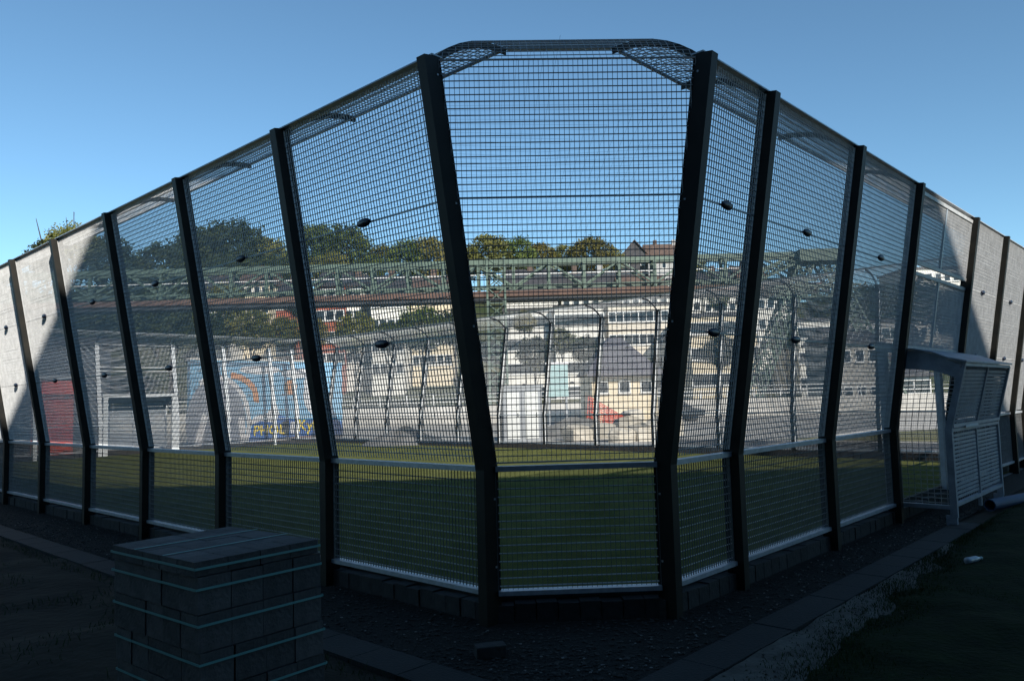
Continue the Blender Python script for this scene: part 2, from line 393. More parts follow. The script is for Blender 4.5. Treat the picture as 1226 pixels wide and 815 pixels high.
def run(label, start, xdir, bays, kerb_to, fl=True, st=0):
    """a straight fence run; local x along the run, y outward"""
    par = thing('cage_fence', label, 'fence', start, math.atan2(xdir.y, xdir.x), 'fence runs of the ball court cage')
    x = 0.0; place_post(par, 0, fl, st)
    for kind, wd in bays:
        (goal_bay if kind == 'g' else bay)(par, x, wd)
        x += wd; place_post(par, x, fl, st)
    MB().tube([(-.02, ARC[-1][0], ARC[-1][1]), (x + .02, ARC[-1][0], ARC[-1][1])], .017, 6).build('inner_canopy_rail', G_RAIL, par)
    MB().box(-.05, x + .05, OUT - .075, OUT + .03, ZT + .022, ZT + .034).build('top_rail', G_RAIL, par)
    if kerb_to[0] > 50:
        cm = MB(); k = .09
        while k < x: cm.box(k - .079, k + .079, -.06, .05, -.02, .19 + rnd.uniform(-.006, .006)); k += .166
        cm.build('plinth_course', KERB, par)['kind'] = 'stuff'
    else: MB().box(.03, x - .03, -.155, -.108, -.02, .20).build('gap_shade_strip', KERB, par)  # dark strip added to stand for the shaded gap under the bottom rail
    k = 0.09; lo, hi = kerb_to
    while k < x:
        if lo <= k <= hi:
            link('plinth_stone', KSTONE, par, (k, -0.025 + rnd.uniform(-.006, .006), rnd.uniform(.005, .02)), (0, 0, rnd.uniform(-.02, .02)))
        k += 0.166
    return par
ends = [('b', HB), ('b', S), ('b', S), ('g', GW), ('b', S), ('b', S), ('b', HB)]
run('long mesh fence on the left running from the near corner past the paver stack', X(0, 0), DL, [('b', S)] * 12, (0, 15), False)
run('far end mesh fence with white lit posts in front of the blue mural', X(CH, CV + CH), DR, ends, (99, 99))
run('long mesh fence along the far side, leaning away in front of the grey cabinet', X(CW, CV), -DL, [('b', S)] * 12, (99, 99), False, 1)
run('near end mesh fence on the right with the white goal box', X(CW - CH, -CH), -DR, ends, (CW - 2 * CH - 9.3, 99), False, -1)

# chamfered corners between the runs
CB = CH * math.sqrt(2)
def corner_upper(a, b):
    m_ = MB(); hw = lambda t: CB / 2 + 0.7071 * OUT * t - .02; cy = lambda t: 0.7071 * OUT * t + YM
    L = math.hypot(OUT * .7071, ZT - ZB) * (b - a); nh = round(L / HS); zz = lambda t: ZB + (ZT - ZB) * t
    for i in range(0, nh + 1):
        t = a + (b - a) * i / nh; ww = HWID if 0 < i < nh else .012
        m_.bar((CB / 2 - hw(t), cy(t), zz(t)), (CB / 2 + hw(t), cy(t), zz(t)), ww, ww, caps=False)
    n_ = int(hw(b) / VS_); m_.split = len(m_.f); m_.m2 = V_WIRE
    for i in range(-n_, n_ + 1):
        d = i * VS_; t0 = a
        if abs(d) > hw(a): t0 = min(b, (abs(d) + .02 - CB / 2) / (0.7071 * OUT))
        if b - t0 > .003: m_.bar((CB / 2 + d, cy(t0) + .006, zz(t0)), (CB / 2 + d, cy(b) + .006, zz(b)), VWID * 1.25, VWID * 2.8, (0, 1, 0), False)
    return m_
def corner_canopy():
    m_ = MB()
    hw = lambda y: CB / 2 + .7071 * y - .01
    for i in range(17):
        f = i / 16 * 8; k = min(7, int(f)); f -= k
        y = ARC[k][0] + (ARC[k + 1][0] - ARC[k][0]) * f; z = ARC[k][1] + (ARC[k + 1][1] - ARC[k][1]) * f
        ww = HWID * .8 if i < 16 else .03
        m_.bar((CB / 2 - hw(y), y * .7071, z), (CB / 2 + hw(y), y * .7071, z), ww, ww, caps=False)
    for i in range(-24, 25):
        d = i * .05
        for k in range(8):
            if abs(d) < min(hw(ARC[k][0]), hw(ARC[k + 1][0])):
                m_.bar((CB / 2 + d, ARC[k][0] * .7071, ARC[k][1]), (CB / 2 + d, ARC[k + 1][0] * .7071, ARC[k + 1][1]), VWID, VWID, (1, 0, 0), False)
    return m_
def corner(label, start, end):
    d = (end - start).normalized()
    par = thing('corner_fence', label, 'fence', start, math.atan2(d.y, d.x), 'corner bays of the ball court cage')
    lower_bay(par, 0, CB)
    for i, (a, b) in enumerate(((0.012, T1), (T1, T2), (T2, 1.0))):
        link('mesh_panel', cached(('cu', i), lambda: corner_upper(a, b), G_WIRE, 'mesh_panel'), par)
    link('canopy_mesh', cached('cc', corner_canopy, G_WIRE, 'canopy_mesh'), par)
    MB().box(-.03, CB + .03, -.155, -.108, -.02, .20).build('gap_shade_strip', KERB, par)  # added dark strip, paints the shade below the corner's bottom rail
    k = .1
    while k < CB:
        link('plinth_stone', KSTONE, par, (k, -0.025 + rnd.uniform(-.006, .006), rnd.uniform(.005, .02)), (0, 0, rnd.uniform(-.02, .02))); k += .166
    return par
corner('narrow near corner bay between the two biggest dark posts', X(CH, -CH), X(0, 0))
corner('far corner bay of the cage right of the blue mural', X(CW - CH, CV + CH), X(CW, CV))
corner('corner bay of the cage at the right end beyond the goal box', X(CW, 0), X(CW - CH, -CH))
corner('corner bay of the cage beyond the left edge, where the left fence ends', X(0, CV), X(CH, CV + CH))

# goals: a box that bulges out of the end fences
def slat_panel(x0, x1, y0, z0, y1, z1, n_):
    m_ = MB(); up = Vector((0, y1 - y0, z1 - z0))
    for i in range(1, n_):
        t = i / n_; m_.bar((x0, y0 + (y1 - y0) * t, z0 + (z1 - z0) * t), (x1, y0 + (y1 - y0) * t, z0 + (z1 - z0) * t), .012, .033, up, False)
    nv = round((x1 - x0) / .09)
    for i in range(nv + 1):
        x = x0 + (x1 - x0) * i / nv; m_.bar((x, y0 - .01, z0), (x, y1 - .01, z1), .006, .006, (0, 1, 0), False)
    return m_
def goal(label, start, xdir, x_off):
    par = thing('goal_box', label, 'goal', start + xdir * x_off, math.atan2(xdir.y, xdir.x), 'goal boxes of the ball court')
    a, b = 0.16, GW - 0.16; D0, D1 = 0.66, 0.86; zt = 1.97; zm = 1.17; zi = 2.19
    for x in (a, b):   # outer corner posts follow the fence profile
        cp = MB(); pts = [(D0 + .03, .1), (D0 + .03, zm), (D1 + .03, zt), (D1 - .06, zt - .06), (D0 - .05, zm), (D0 - .05, .1)]; nn = len(pts)
        cp.v = [(x - .03, y, z) for y, z in pts] + [(x + .03, y, z) for y, z in pts]
        cp.f = [tuple(range(nn)), tuple(range(2 * nn - 1, nn - 1, -1))] + [(i, nn + i, nn + (i + 1) % nn, (i + 1) % nn) for i in range(nn)]
        cp.box(x - .028, x + .028, D0 - .1, D0 + .02, -.03, .12); cp.build('corner_post', BOXM, par)
        MB().bar((x, -.07, .02), (x, -.07, 2.2), .16, .08, (0, 1, 0)).build('goal_post', FLANGE, par)
        sp = MB()
        for i in range(1, 9):
            t = i / 9; sp.bar((x, .0 + D0 * t, .25), (x, D0 * t, zm), .006, .006, (1, 0, 0), False)
            sp.bar((x, D0 * t * .98, zm), (x, .12 + (D1 - .14) * t, zi - .02 - .2 * t * t), .006, .006, (1, 0, 0), False)
        for i in range(34):
            z = .27 + i * .056
            yo = D0 if z < zm else D0 + (D1 - D0) * (z - zm) / (zt - zm)
            if z < zt: sp.bar((x, .0, z), (x, yo, z), .007, .007, (0, 0, 1), False)
        s_ = sp.build('side_mesh', G_WIRE, par)
        MB().bar((x, 0, .22), (x, D0, .22), .05, .05).build('side_rail', BOXM, s_)
        # solid gusset under the roof
        gs = MB(); pts = [(.1, zi), (.35, zi - .02), (.6, zi - .09), (D1 - .02, zt - .01), (D1 - .08, zt - .16), (.55, zi - .29), (.35, zi - .26), (.1, zi - .24)]
        nn = len(pts); gs.v = [(x - .03, y, z) for y, z in pts] + [(x + .03, y, z) for y, z in pts]
        gs.f = [tuple(range(nn)), tuple(range(2 * nn - 1, nn - 1, -1))] + [(i, nn + i, nn + (i + 1) % nn, (i + 1) % nn) for i in range(nn)]
        gs.build('gusset', BOXM, s_)
    mid = (a + b) / 2
    for (x0, x1) in ((a, mid), (mid, b)):
        slat_panel(x0 + .04, x1 - .03, D0, .28, D0, zm - .03, 17).build('back_slats', BOXM, par)
        slat_panel(x0 + .04, x1 - .03, D0 + .01, zm + .05, D1 - .01, zt - .03, 15).build('back_slats', BOXM, par)
    MB().bar((mid, D0, .1), (mid, D0, zm), .045, .04, (0, 1, 0)).bar((mid, D0, zm), (mid, D1, zt), .045, .04, (0, 1, 0)).build('middle_post', BOXM, par)
    for z, y in ((.25, D0), (zm - .01, D0 + .005), (zm + .045, D0 + .02), (zt, D1)):
        MB().bar((a, y, z), (b, y, z), .055, .04).build('cross_rail', BOXM, par)
    MB().bar((mid + .1, D0 + .05, zm + .02), (mid + .75, D0 + .05, zm + .02), .03, .03).build('handle_bar', FRAME, par)
    # curved sheet roof
    rf = MB(); pts = [(.08, zi + .02), (.30, zi + .012), (.52, zi - .04), (.70, zi - .12), (D1 + .05, zt + .045)]
    for y, z in pts: rf.v += [(a - .05, y, z), (b + .05, y, z), (a - .05, y, z - .02), (b + .05, y, z - .02)]
    for i in range(len(pts) - 1):
        k = 4 * i; rf.f += [(k, k + 1, k + 5, k + 4), (k + 2, k + 6, k + 7, k + 3), (k, k + 4, k + 6, k + 2), (k + 1, k + 3, k + 7, k + 5)]
    k = 4 * (len(pts) - 1); rf.f += [(k, k + 1, k + 3, k + 2), (0, 2, 3, 1)]
    rf.build('roof_sheet', BOXM, par)
    MB().bar((.05, -.07, 2.24), (GW - .05, -.07, 2.24), .08, .12).build('crossbar', FLANGE, par)
    return par
goal('near white metal goal box jutting out of the right fence, seen from behind', X(CW - CH, -CH), -DR, HB + 2 * S)
goal('far goal with white posts and crossbar in the left end fence', X(CH, CV + CH), DR, HB + 2 * S)

# diagonal cord net stretched over the court
nb = MB(); u0, u1, v0, v1 = 0.45, CW - 0.45, -0.5, CV + 0.5; cell = 0.112 * math.sqrt(2)
def netz(u, v):
    fu = (u - u0) / (u1 - u0); fv = (v - v0) / (v1 - v0)
    return 4.6 - 0.55 * (4 * fu * (1 - fu)) * min(1, 8 * fv * (1 - fv))
for sgn in (1, -1):
    k = v0 - (u1 - u0)
    while k < v1 + (u1 - u0):
        pts = []
        for i in range(9):
            u = u0 + (u1 - u0) * i / 8; v = k + sgn * (u - u0) if sgn == 1 else k - (u - u0) + 0
            if v0 <= v <= v1: pts.append(X(u, v, netz(u, v)))
        for a, b in zip(pts[:-1], pts[1:]): nb.bar(a, b, .0014, .0014, caps=False)
        k += cell
tag(nb.build('ceiling_net', NET), 'thin diamond cord net stretched overhead across the top of the cage', 'net')

# ================================================================== NEAR GROUND DETAIL
def sheet(us, vs_, z, m, name, amp=0.0, fs=1.5, hfn=None):
    m_ = MB()
    for v in vs_:
        for u in us:
            p = X(u, v); zz = z + amp * noise.noise(Vector((u * fs, v * fs, z * 10))) + .4 * amp * noise.noise(Vector((u * fs * 3.7, v * fs * 3.7, 4)))
            if hfn: zz += hfn(u, v)
            m_.v.append((p.x, p.y, zz))
    nu = len(us)
    for j in range(len(vs_) - 1):
        for i in range(nu - 1): a = j * nu + i; m_.f.append((a, a + 1, a + nu + 1, a + nu))
    return struct(m_.build(name, m, smooth=True))
fr = lambda a, b, n_: [a + (b - a) * i / n_ for i in range(n_ + 1)]
# gravel margins, left and right of the corner
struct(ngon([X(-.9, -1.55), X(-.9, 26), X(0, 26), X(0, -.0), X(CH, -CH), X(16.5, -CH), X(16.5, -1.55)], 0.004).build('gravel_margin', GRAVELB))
# stones lying on it
sb = MB()
def stone(p, r, big=False):
    b = len(sb.v); ph = rnd.uniform(0, 6.28); q = rnd.uniform(.6, 1.0); h = r * rnd.uniform(.45, .8)
    for k in range(4):
        a = ph + k * 1.5708; rr = r * rnd.uniform(.7, 1.1); sb.v.append((p.x + rr * math.cos(a), p.y + q * rr * math.sin(a), p.z + h * .4))
    sb.v += [(p.x, p.y, p.z + h), (p.x, p.y, p.z - h * .3)]
    for k in range(4): sb.f += [(b + k, b + (k + 1) % 4, b + 4), (b + (k + 1) % 4, b + k, b + 5)]
def on_margin(u, v):
    if u < 0.0 or v < -CH: 
        if u < 0 and -1.5 < v: return -0.88 < u < -0.02 + (0 if v > 0 else 9)
        return -1.53 < v < -CH - .02 and u > -.88
    return u + (-v) < CH and False
cnt = 0
while cnt < 11000:
    if rnd.random() < .5: u, v = rnd.uniform(-.88, .0), rnd.uniform(-1.5, 9) if rnd.random() < .7 else rnd.uniform(9, 18)
    else: u, v = rnd.uniform(-.88, 9.5), rnd.uniform(-1.53, -.3)
    inside = (u > 0 and v > 0) or (u >= 0 and v < 0 and (u - v < 0)) 
    # outside the court's chamfered outline
    if v > -CH and u > 0 and (u + 0 - (-v)) > 0 and (v > 0 or (u - (-v)) > -0.02): continue
    if u >= 0 and v > -CH - .06 and (u + v) > -0.06 + 0 * u and not (u < CH and v < -u - .08): continue
    p = X(u, v, 0.006); stone(p, rnd.choice((.007, .009, .011, .014, .02))); cnt += 1
so_ = sb.build('gravel_stones', STONE); so_['kind'] = 'stuff'; so_['label'] = 'dark gravel lying along the foot of the fence'
# a few pale stones
PALE = mat('pale_pebble', (0.16, 0.155, 0.145), 0.7, 0.2, 20)
sb = MB()
for i in range(420):
    u, v = (rnd.uniform(-.85, -.1), rnd.uniform(-1.4, 10)) if i % 2 else (rnd.uniform(-.6, 7), rnd.uniform(-1.5, -1.05))
    stone(X(u, v, .012), rnd.uniform(.006, .015))
po_ = sb.build('pale_pebbles', PALE); po_['kind'] = 'stuff'; po_['label'] = 'scattered pale pebbles among the dark gravel'
# edging slabs: flat dark paving strip, each slab a piece
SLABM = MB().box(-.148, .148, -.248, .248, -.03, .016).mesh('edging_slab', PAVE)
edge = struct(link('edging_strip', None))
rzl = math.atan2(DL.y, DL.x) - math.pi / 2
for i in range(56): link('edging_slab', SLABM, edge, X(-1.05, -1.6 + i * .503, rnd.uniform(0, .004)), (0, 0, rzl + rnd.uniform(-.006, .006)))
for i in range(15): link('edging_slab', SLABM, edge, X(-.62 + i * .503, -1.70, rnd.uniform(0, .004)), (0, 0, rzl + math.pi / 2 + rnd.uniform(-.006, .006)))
# sand strip and lawn on the right, rough soil on the left
def sand_h(u, v): return -0.03 * sstep(-2.1, -2.9, v)
sheet(fr(-2.0, 6.6, 80), fr(-3.0, -1.86, 20), 0.012, SAND, 'sand_strip', 0.02, 3.0, sand_h)
def lawn_h(u, v):
    edge_v = -2.25 + .09 * u + .12 * noise.noise(Vector((u * 2.1, 3, 1))) + .05 * noise.noise(Vector((u * 9, v * 9, 1)))
    return -0.10 * sstep(edge_v - .12, edge_v + .1, v) + .05 * sstep(edge_v, edge_v - .6, v)
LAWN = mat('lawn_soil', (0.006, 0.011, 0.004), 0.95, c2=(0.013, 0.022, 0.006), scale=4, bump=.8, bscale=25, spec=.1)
sheet(fr(-2.5, 22, 260), fr(-9.5, -1.86, 150), 0.015, LAWN, 'lawn', 0.035, 1.3, lawn_h)
gb = MB()
def blade(p, h, lean):
    a = rnd.uniform(0, 6.28); d = Vector((math.cos(a), math.sin(a), 0)); b = rnd.uniform(0, 6.28); l = Vector((math.cos(b), math.sin(b), 0)) * lean
    w_ = rnd.uniform(.0015, .0035); k = len(gb.v)
    gb.v += [tuple(p - d * w_), tuple(p + d * w_), tuple(p + d * w_ * .7 + l * .35 + Vector((0, 0, h * .6))), tuple(p - d * w_ * .7 + l * .35 + Vector((0, 0, h * .6))), tuple(p + l + Vector((0, 0, h)))]
    gb.f += [(k, k + 1, k + 2, k + 3), (k + 3, k + 2, k + 4)]
c_ = 0
while c_ < 52000:
    u = rnd.uniform(-1.5, 9); v = -1.9 - 3.4 * rnd.random() ** 1.5
    ev = -2.25 + .09 * u + .12 * noise.noise(Vector((u * 2.1, 3, 1)))
    if v > ev + .30 * rnd.random() ** 2.2: continue
    if noise.noise(Vector((u * 1.4, v * 1.4, 7))) < -.25 and rnd.random() < .7: continue
    hh = rnd.uniform(.012, .045) * (1 - .5 * sstep(ev - .15, ev + .1, v)) * (1 + .6 * noise.noise(Vector((u * .9, v * .9, 2))))
    blade(X(u, v, .03), hh, hh * rnd.uniform(.2, .8)); c_ += 1
sb = MB()
for i in range(1500):
    u = rnd.uniform(-1, 6.5); stone(X(u, -1.88 - .5 * rnd.random() ** .8, .016), rnd.choice((.004, .006, .009, .014)))
co = sb.build('sand_crumbs', RUBBLE_D); co['kind'] = 'stuff'; co['label'] = 'dark crumbs of soil on the pale sand strip'
go = gb.build('lawn_grass', GRASS); go['kind'] = 'stuff'; go['label'] = 'dark uneven grass at the lower right'
def soil_h(u, v): return .12 * max(0, noise.noise(Vector((u * .8, v * .8, 5)))) * sstep(-1.3, -1.9, u) + .03 * sstep(-1.25, -1.5, u)
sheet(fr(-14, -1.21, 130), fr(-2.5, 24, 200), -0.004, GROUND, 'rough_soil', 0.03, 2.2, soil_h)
gb = MB(); c_ = 0
while c_ < 7000:
    u = -1.22 - abs(rnd.gauss(0, 1.6)); v = rnd.uniform(-1, 16)
    if u < -7: continue
    if noise.noise(Vector((u * 1.1, v * 1.1, 9))) < .02 and u < -1.45: continue
    hh = rnd.uniform(.02, .07); blade(X(u, v, soil_h(u, v) + .0), hh, hh * rnd.uniform(.3, 1)); c_ += 1
go = gb.build('weedy_grass', GRASS); go['kind'] = 'stuff'; go['label'] = 'sparse weeds and grass on the rough soil at the lower left'

# stack of strapped pavers on a pallet
SX, SY, HP = .73, .90, .90
front = at(228, 683, 1.0); k = (HP - CZ) / (front.z - CZ); front = Vector((front.x * k, front.y * k, 0))
d1 = Vector((0.63, 0.775, 0)).normalized(); d2 = Vector((-d1.y, d1.x, 0))
st = thing('paver_stack', 'strapped stack of grey concrete pavers standing in front of the left fence', 'pavers', front + Vector((.025, 0, 0)), math.atan2(d1.y, d1.x))
nx, ny = 4, 5; bw, bd = SX / nx, SY / ny
bh = .184; lay = [.13 + bh * i for i in range(4)]
BR = MB().box(-bw / 2 + .002, bw / 2 - .002, -bd / 2 + .002, bd / 2 - .002, .001, bh - .003)
brm = BR.mesh('paver', PAVER); capm = MB().box(-bw / 2 + .002, bw / 2 - .002, -bd / 2 + .002, bd / 2 - .002, .001, .074).mesh('paver', PAVER)
lay.append(.13 + bh * 4)
for li, z in enumerate(lay):
    sh = Vector((.03, -.012, 0)) * (1 - li / 4) ** 1.3
    pair = (li // 2); jx = rnd.uniform(-.005, .005)
    for i in range(nx):
        for j in range(ny):
            if 0 < i < nx - 1 and 0 < j < ny - 1 and li < len(lay) - 1: continue
            px_ = sh + Vector((bw * (i + .5) + rnd.uniform(-.004, .004) + jx, bd * (j + .5) + rnd.uniform(-.003, .003), z))
            link('paver', brm if li < 4 else capm, st, px_, (0, 0, rnd.uniform(-.016, .016)), (1, 1, rnd.uniform(.975, 1.0)))
def strap_ring(z, sh):
    m_ = MB(); e = .007; x0, x1, y0, y1 = sh.x - e, sh.x + SX + e, sh.y - e, sh.y + SY + e; h = .006
    for (a, b) in (((x0, y0), (x1, y0)), ((x1, y0), (x1, y1)), ((x1, y1), (x0, y1)), ((x0, y1), (x0, y0))):
        m_.bar((*a, z), (*b, z), .002, h * 2)
    m_.build('strap', STRAP, st)
for z in (.905, .805, .63, .445, .26): strap_ring(z, Vector((.03, -.012, 0)) * max(0.0, 1 - int((z - .13) / bh) / 4) ** 1.3)
zt_ = lay[-1] + .077
for y in (.31, .62):
    MB().bar((-.008, y, zt_), (SX + .008, y, zt_), .014, .002).build('strap', STRAP, st)
pl = MB()
for j in range(5): pl.box(-.02, SX + .07, .02 + j * .225, .12 + j * .225, .10, .125)
for i in range(3): pl.box(.0 + i * .28, .09 + i * .28, -.02, SY, .0, .10)
pl.build('pallet', WOOD, st)

# loose paver in the gravel, pipe, bottle
lp = tag(bevel(MB().box(-.10, .10, -.055, .055, 0, .08).build('loose_paver', KERB), .006), 'single dark paver lying in the gravel before the corner post', 'paver'); lp.location = (-.20, 5.27, .004); lp.rotation_euler = (0, 0, .25)
pa, pb = Vector((6.42, 10.68, .085)), Vector((9.6, 12.75, .085)); dd = (pb - pa).normalized()
pm = MB(); N = 18; sx_ = dd.cross(Vector((0, 0, 1))).normalized(); sz_ = Vector((0, 0, 1))
for r in (.08, .07):
    for p in (pa, pb):
        for k in range(N): t = 2 * math.pi * k / N; pm.v.append(tuple(p + (sx_ * math.cos(t) + sz_ * math.sin(t)) * r))
for k in range(N):
    j = (k + 1) % N
    pm.f += [(k, j, N + j, N + k), (2 * N + j, 2 * N + k, 3 * N + k, 3 * N + j), (k, 2 * N + k, 2 * N + j, j), (N + k, N + j, 3 * N + j, 3 * N + k)]
tag(pm.build('drain_pipe', PIPE, smooth=False), 'hollow blue-grey pipe lying on the ground beside the goal box', 'pipe')
bt = thing('plastic_bottle', 'crumpled pale plastic bottle lying in the dark grass', 'bottle', (4.24, 7.38, .085), .5)
m_ = MB(); pr = [(0, .025), (.01, .032), (.05, .033), (.07, .027), (.10, .032), (.15, .031), (.19, .018), (.215, .012)]
m_.tube([(x - .1, rnd.uniform(-.003, .003), 0) for x, r in pr], [r for x, r in pr], 12).build('body', BOTTLE, bt, True)
MB().tube([(.115, 0, 0), (.14, 0, 0)], .0145, 12).build('cap', CAP_ if False else TEAL, bt)

# ================================================================== BEYOND THE COURT
# painted wall
MV = CV + CH + 1.6
mural = thing('mural_wall', 'long low wall with a light blue mural of white, grey and orange shapes', 'mural', X(10.4, MV), math.atan2(DR.y, DR.x))
MBW = MB().box(0, 7.6, 0, .3, -.05, 3.75); MBW.build('wall', WALLP, mural)
MB().box(-.03, 7.63, -.03, .33, 3.75, 3.83).build('coping', CONC, mural)
def paint(pts, m, layer=1, name='painted_shape'):
    m_ = MB(); y = -.004 * layer; m_.quad(*[(x, y, z) for x, z in pts]); return m_.build(name, m, mural)
def ell(cx, cz, rx, rz, a0=0, a1=360, n_=28): return [(cx + rx * math.cos(math.radians(a0 + (a1 - a0) * i / n_)), cz + rz * math.sin(math.radians(a0 + (a1 - a0) * i / n_))) for i in range(n_ + (0 if a1 - a0 == 360 else 1))]
def band(cx, cz, rx, rz, th, a0, a1, n_=20):
    o = ell(cx, cz, rx, rz, a0, a1, n_); i_ = ell(cx, cz, rx - th, rz - th, a0, a1, n_); return o, i_
def paint_band(cx, cz, rx, rz, th, a0, a1, m, layer):
    o, i_ = band(cx, cz, rx, rz, th, a0, a1); m_ = MB(); y = -.004 * layer
    for k in range(len(o) - 1): m_.quad((o[k][0], y, o[k][1]), (i_[k][0], y, i_[k][1]), (i_[k + 1][0], y, i_[k + 1][1]), (o[k + 1][0], y, o[k + 1][1]))
    m_.build('painted_arc', m, mural)
paint([(2.6, .0), (7.6, .0), (7.6, .85), (6.6, 1.15), (5.2, .95), (4.0, 1.35), (2.9, 1.2)], M_BLUE, 1)                    # deep blue ground
paint([(2.6, .0), (7.6, .0), (7.6, .22), (5.5, .28), (2.8, .16)], M_BROWN, 2)
paint(ell(1.15, 1.0, 1.35, 2.0, -32, 212), M_GREY, 2)                                                                          # dark grey rounded body
paint_band(1.15, 1.0, 1.62, 2.12, .22, -25, 120, M_WHITE, 3)                                                                   # white outline
paint_band(1.6, 2.05, 1.55, 1.2, .27, -8, 82, M_ORANGE, 4)                                                                     # orange sweep
paint([(.1, 0), (.45, 0), (.75, 1.3), (.55, 1.5)], M_WHITE, 3)
paint([(2.25, 0), (2.5, 0), (2.45, 1.2), (2.15, 1.25)], M_WHITE, 4)
paint([(2.5, .75), (2.9, 1.25), (3.5, 1.35), (4.0, 1.9), (4.15, 1.3), (3.9, .95), (3.2, 1.05)], M_WHITE, 3)
paint(ell(4.75, 2.55, .33, .36), M_ORANGE, 3)                                                                                  # orange ball
paint(ell(6.05, 2.2, .62, .95), M_WHITE, 3); paint(ell(5.75, 2.75, .3, .42), M_WHITE, 4); paint(ell(6.5, 1.6, .5, .5), M_WHITE, 5)
paint(ell(5.1, 3.2, .8, .22), M_WHITE, 3); paint(ell(3.2, 3.35, 1.0, .2), M_WHITE, 3)
paint([(4.3, .35), (4.65, .35), (4.65, 1.0), (4.3, 1.0)], STEEL_DARK, 4); paint([(4.72, .42), (4.95, .42), (4.95, .95), (4.72, .95)], M_WHITE, 4)
def letter(txt, x, z, size):
    cu = bpy.data.curves.new('lettering', 'FONT'); cu.body = txt; cu.size = size; cu.extrude = .004; cu.offset = .012; cu.materials.append(M_YELLOW)
    o = bpy.data.objects.new('lettering', cu); COL.objects.link(o); o.parent = mural; o.location = (x, -.026, z); o.rotation_euler = (math.pi / 2, 0, 0)
letter('PHOL', 2.85, .42, .62); letter('Kyber', 5.1, .52, .72)

# hall further left behind the end fence, shade put into its wall colour, with a red gate panel
hall = thing('low_hall', 'long low hall behind the far left goal, wall coloured dark as if shaded', 'building', X(-14, MV + 5), math.atan2(DR.y, DR.x))
MB().box(0, 23, 0, 8, -.1, 4.6).build('wall', HALL_SHADE, hall); MB().box(-.3, 23.3, -.4, 8.4, 4.6, 4.95).build('roof', ROOFD, hall)
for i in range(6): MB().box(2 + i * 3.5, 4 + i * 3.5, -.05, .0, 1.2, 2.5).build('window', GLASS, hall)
p = X(6.0, MV + 2.2); rc = thing('red_cabin', 'upright red cabin behind the left end fence beside the far goal', 'cabin', p, math.atan2(DR.y, DR.x))
MB().box(-.55, .6, 0, 1.3, 0, 3.0).build('body', RED, rc); MB().box(-.65, .7, -.1, 1.4, 3.0, 3.15).build('roof', CAB_GREY, rc); MB().box(-.4, .4, -.03, 0, .1, 2.0).build('door', RED, rc)

# grey cabinet with two pale doors behind the far fence
p = at(627, 527, 31.4); cb = thing('service_cabinet', 'grey steel cabinet with two pale doors behind the far fence', 'cabinet', (p.x, p.y, 0), 0.12)
MB().box(-.78, .78, 0, .8, 0, 2.18).build('body', CAB_GREY, cb)
for x in (-.66, .10): 
    d_ = MB().box(x, x + .52, -.03, 0, .12, 2.02).build('door', CAB_PALE, cb); MB().box(x + .44, x + .47, -.06, -.03, 1.0, 1.15).build('handle', STEEL_DARK, d_)
MB().box(-.84, .84, -.06, .86, 2.18, 2.26).build('lid', CAB_GREY, cb)
# notice board
p = at(668, 480, 36); nb_ = thing('notice_board', 'pale teal board on two posts behind the far fence', 'board', (p.x, p.y, 0), 0.1)
MB().box(-.5, .5, -.04, .04, 1.75, 3.25).build('panel', TEAL, nb_)
MB().box(-.55, .55, -.06, .06, 3.25, 3.36).build('cap', M_WHITE, nb_)
for x in (-.4, .4): MB().box(x - .04, x + .04, -.03, .03, 0, 1.75).build('post', CAB_GREY, nb_)

def rock_mesh(seed, sx, sy, sz):
    r_ = random.Random(seed); m_ = MB(); N_, M_ = 8, 5
    for i in range(M_ + 1):
        ph = math.pi * i / M_
        for k in range(N_):
            a = 2 * math.pi * k / N_
            x, y, z = math.sin(ph) * math.cos(a), math.sin(ph) * math.sin(a), math.cos(ph)
            pw = lambda q: math.copysign(abs(q) ** .6, q); j = 1 + r_.uniform(-.13, .13)
            m_.v.append((pw(x) * sx * j, pw(y) * sy * j, pw(z) * sz * j))
    for i in range(M_):
        for k in range(N_): m_.f.append((i * N_ + k, (i + 1) * N_ + k, (i + 1) * N_ + (k + 1) % N_, i * N_ + (k + 1) % N_))
    return m_
RK = [rock_mesh(i, .8, .55, .42).mesh('boulder', ROCK) for i in range(4)]
desc = ['large pale sandstone block, leftmost of the row by the rubble', 'pale sandstone block just right of the red netting', 'long pale stone block low beside the far post', 'tilted pale block behind the front stones', 'small pale block on top of the stone pile', 'pale block at the right end of the stone pile', 'grey-sided block under the red netting', 'flat pale slab at the foot of the stone pile']
for i, (px_, py_, Y, sc) in enumerate([(690, 520, 31, .9), (752, 512, 33, 1.1), (772, 522, 30, 1.2), (735, 506, 36, 1.0), (757, 498, 35, .7), (795, 512, 33, 1.1), (722, 516, 32, .8), (745, 526, 29.5, .9)]):
    p = at(px_, py_, Y); o = link('boulder', RK[i % 4], None, (p.x, p.y, max(.15, p.z)), (rnd.uniform(-.2, .2), rnd.uniform(-.2, .2), rnd.uniform(0, 3)), (sc, sc, sc))
    tag(o, desc[i], 'boulder', 'stone blocks behind the far fence')
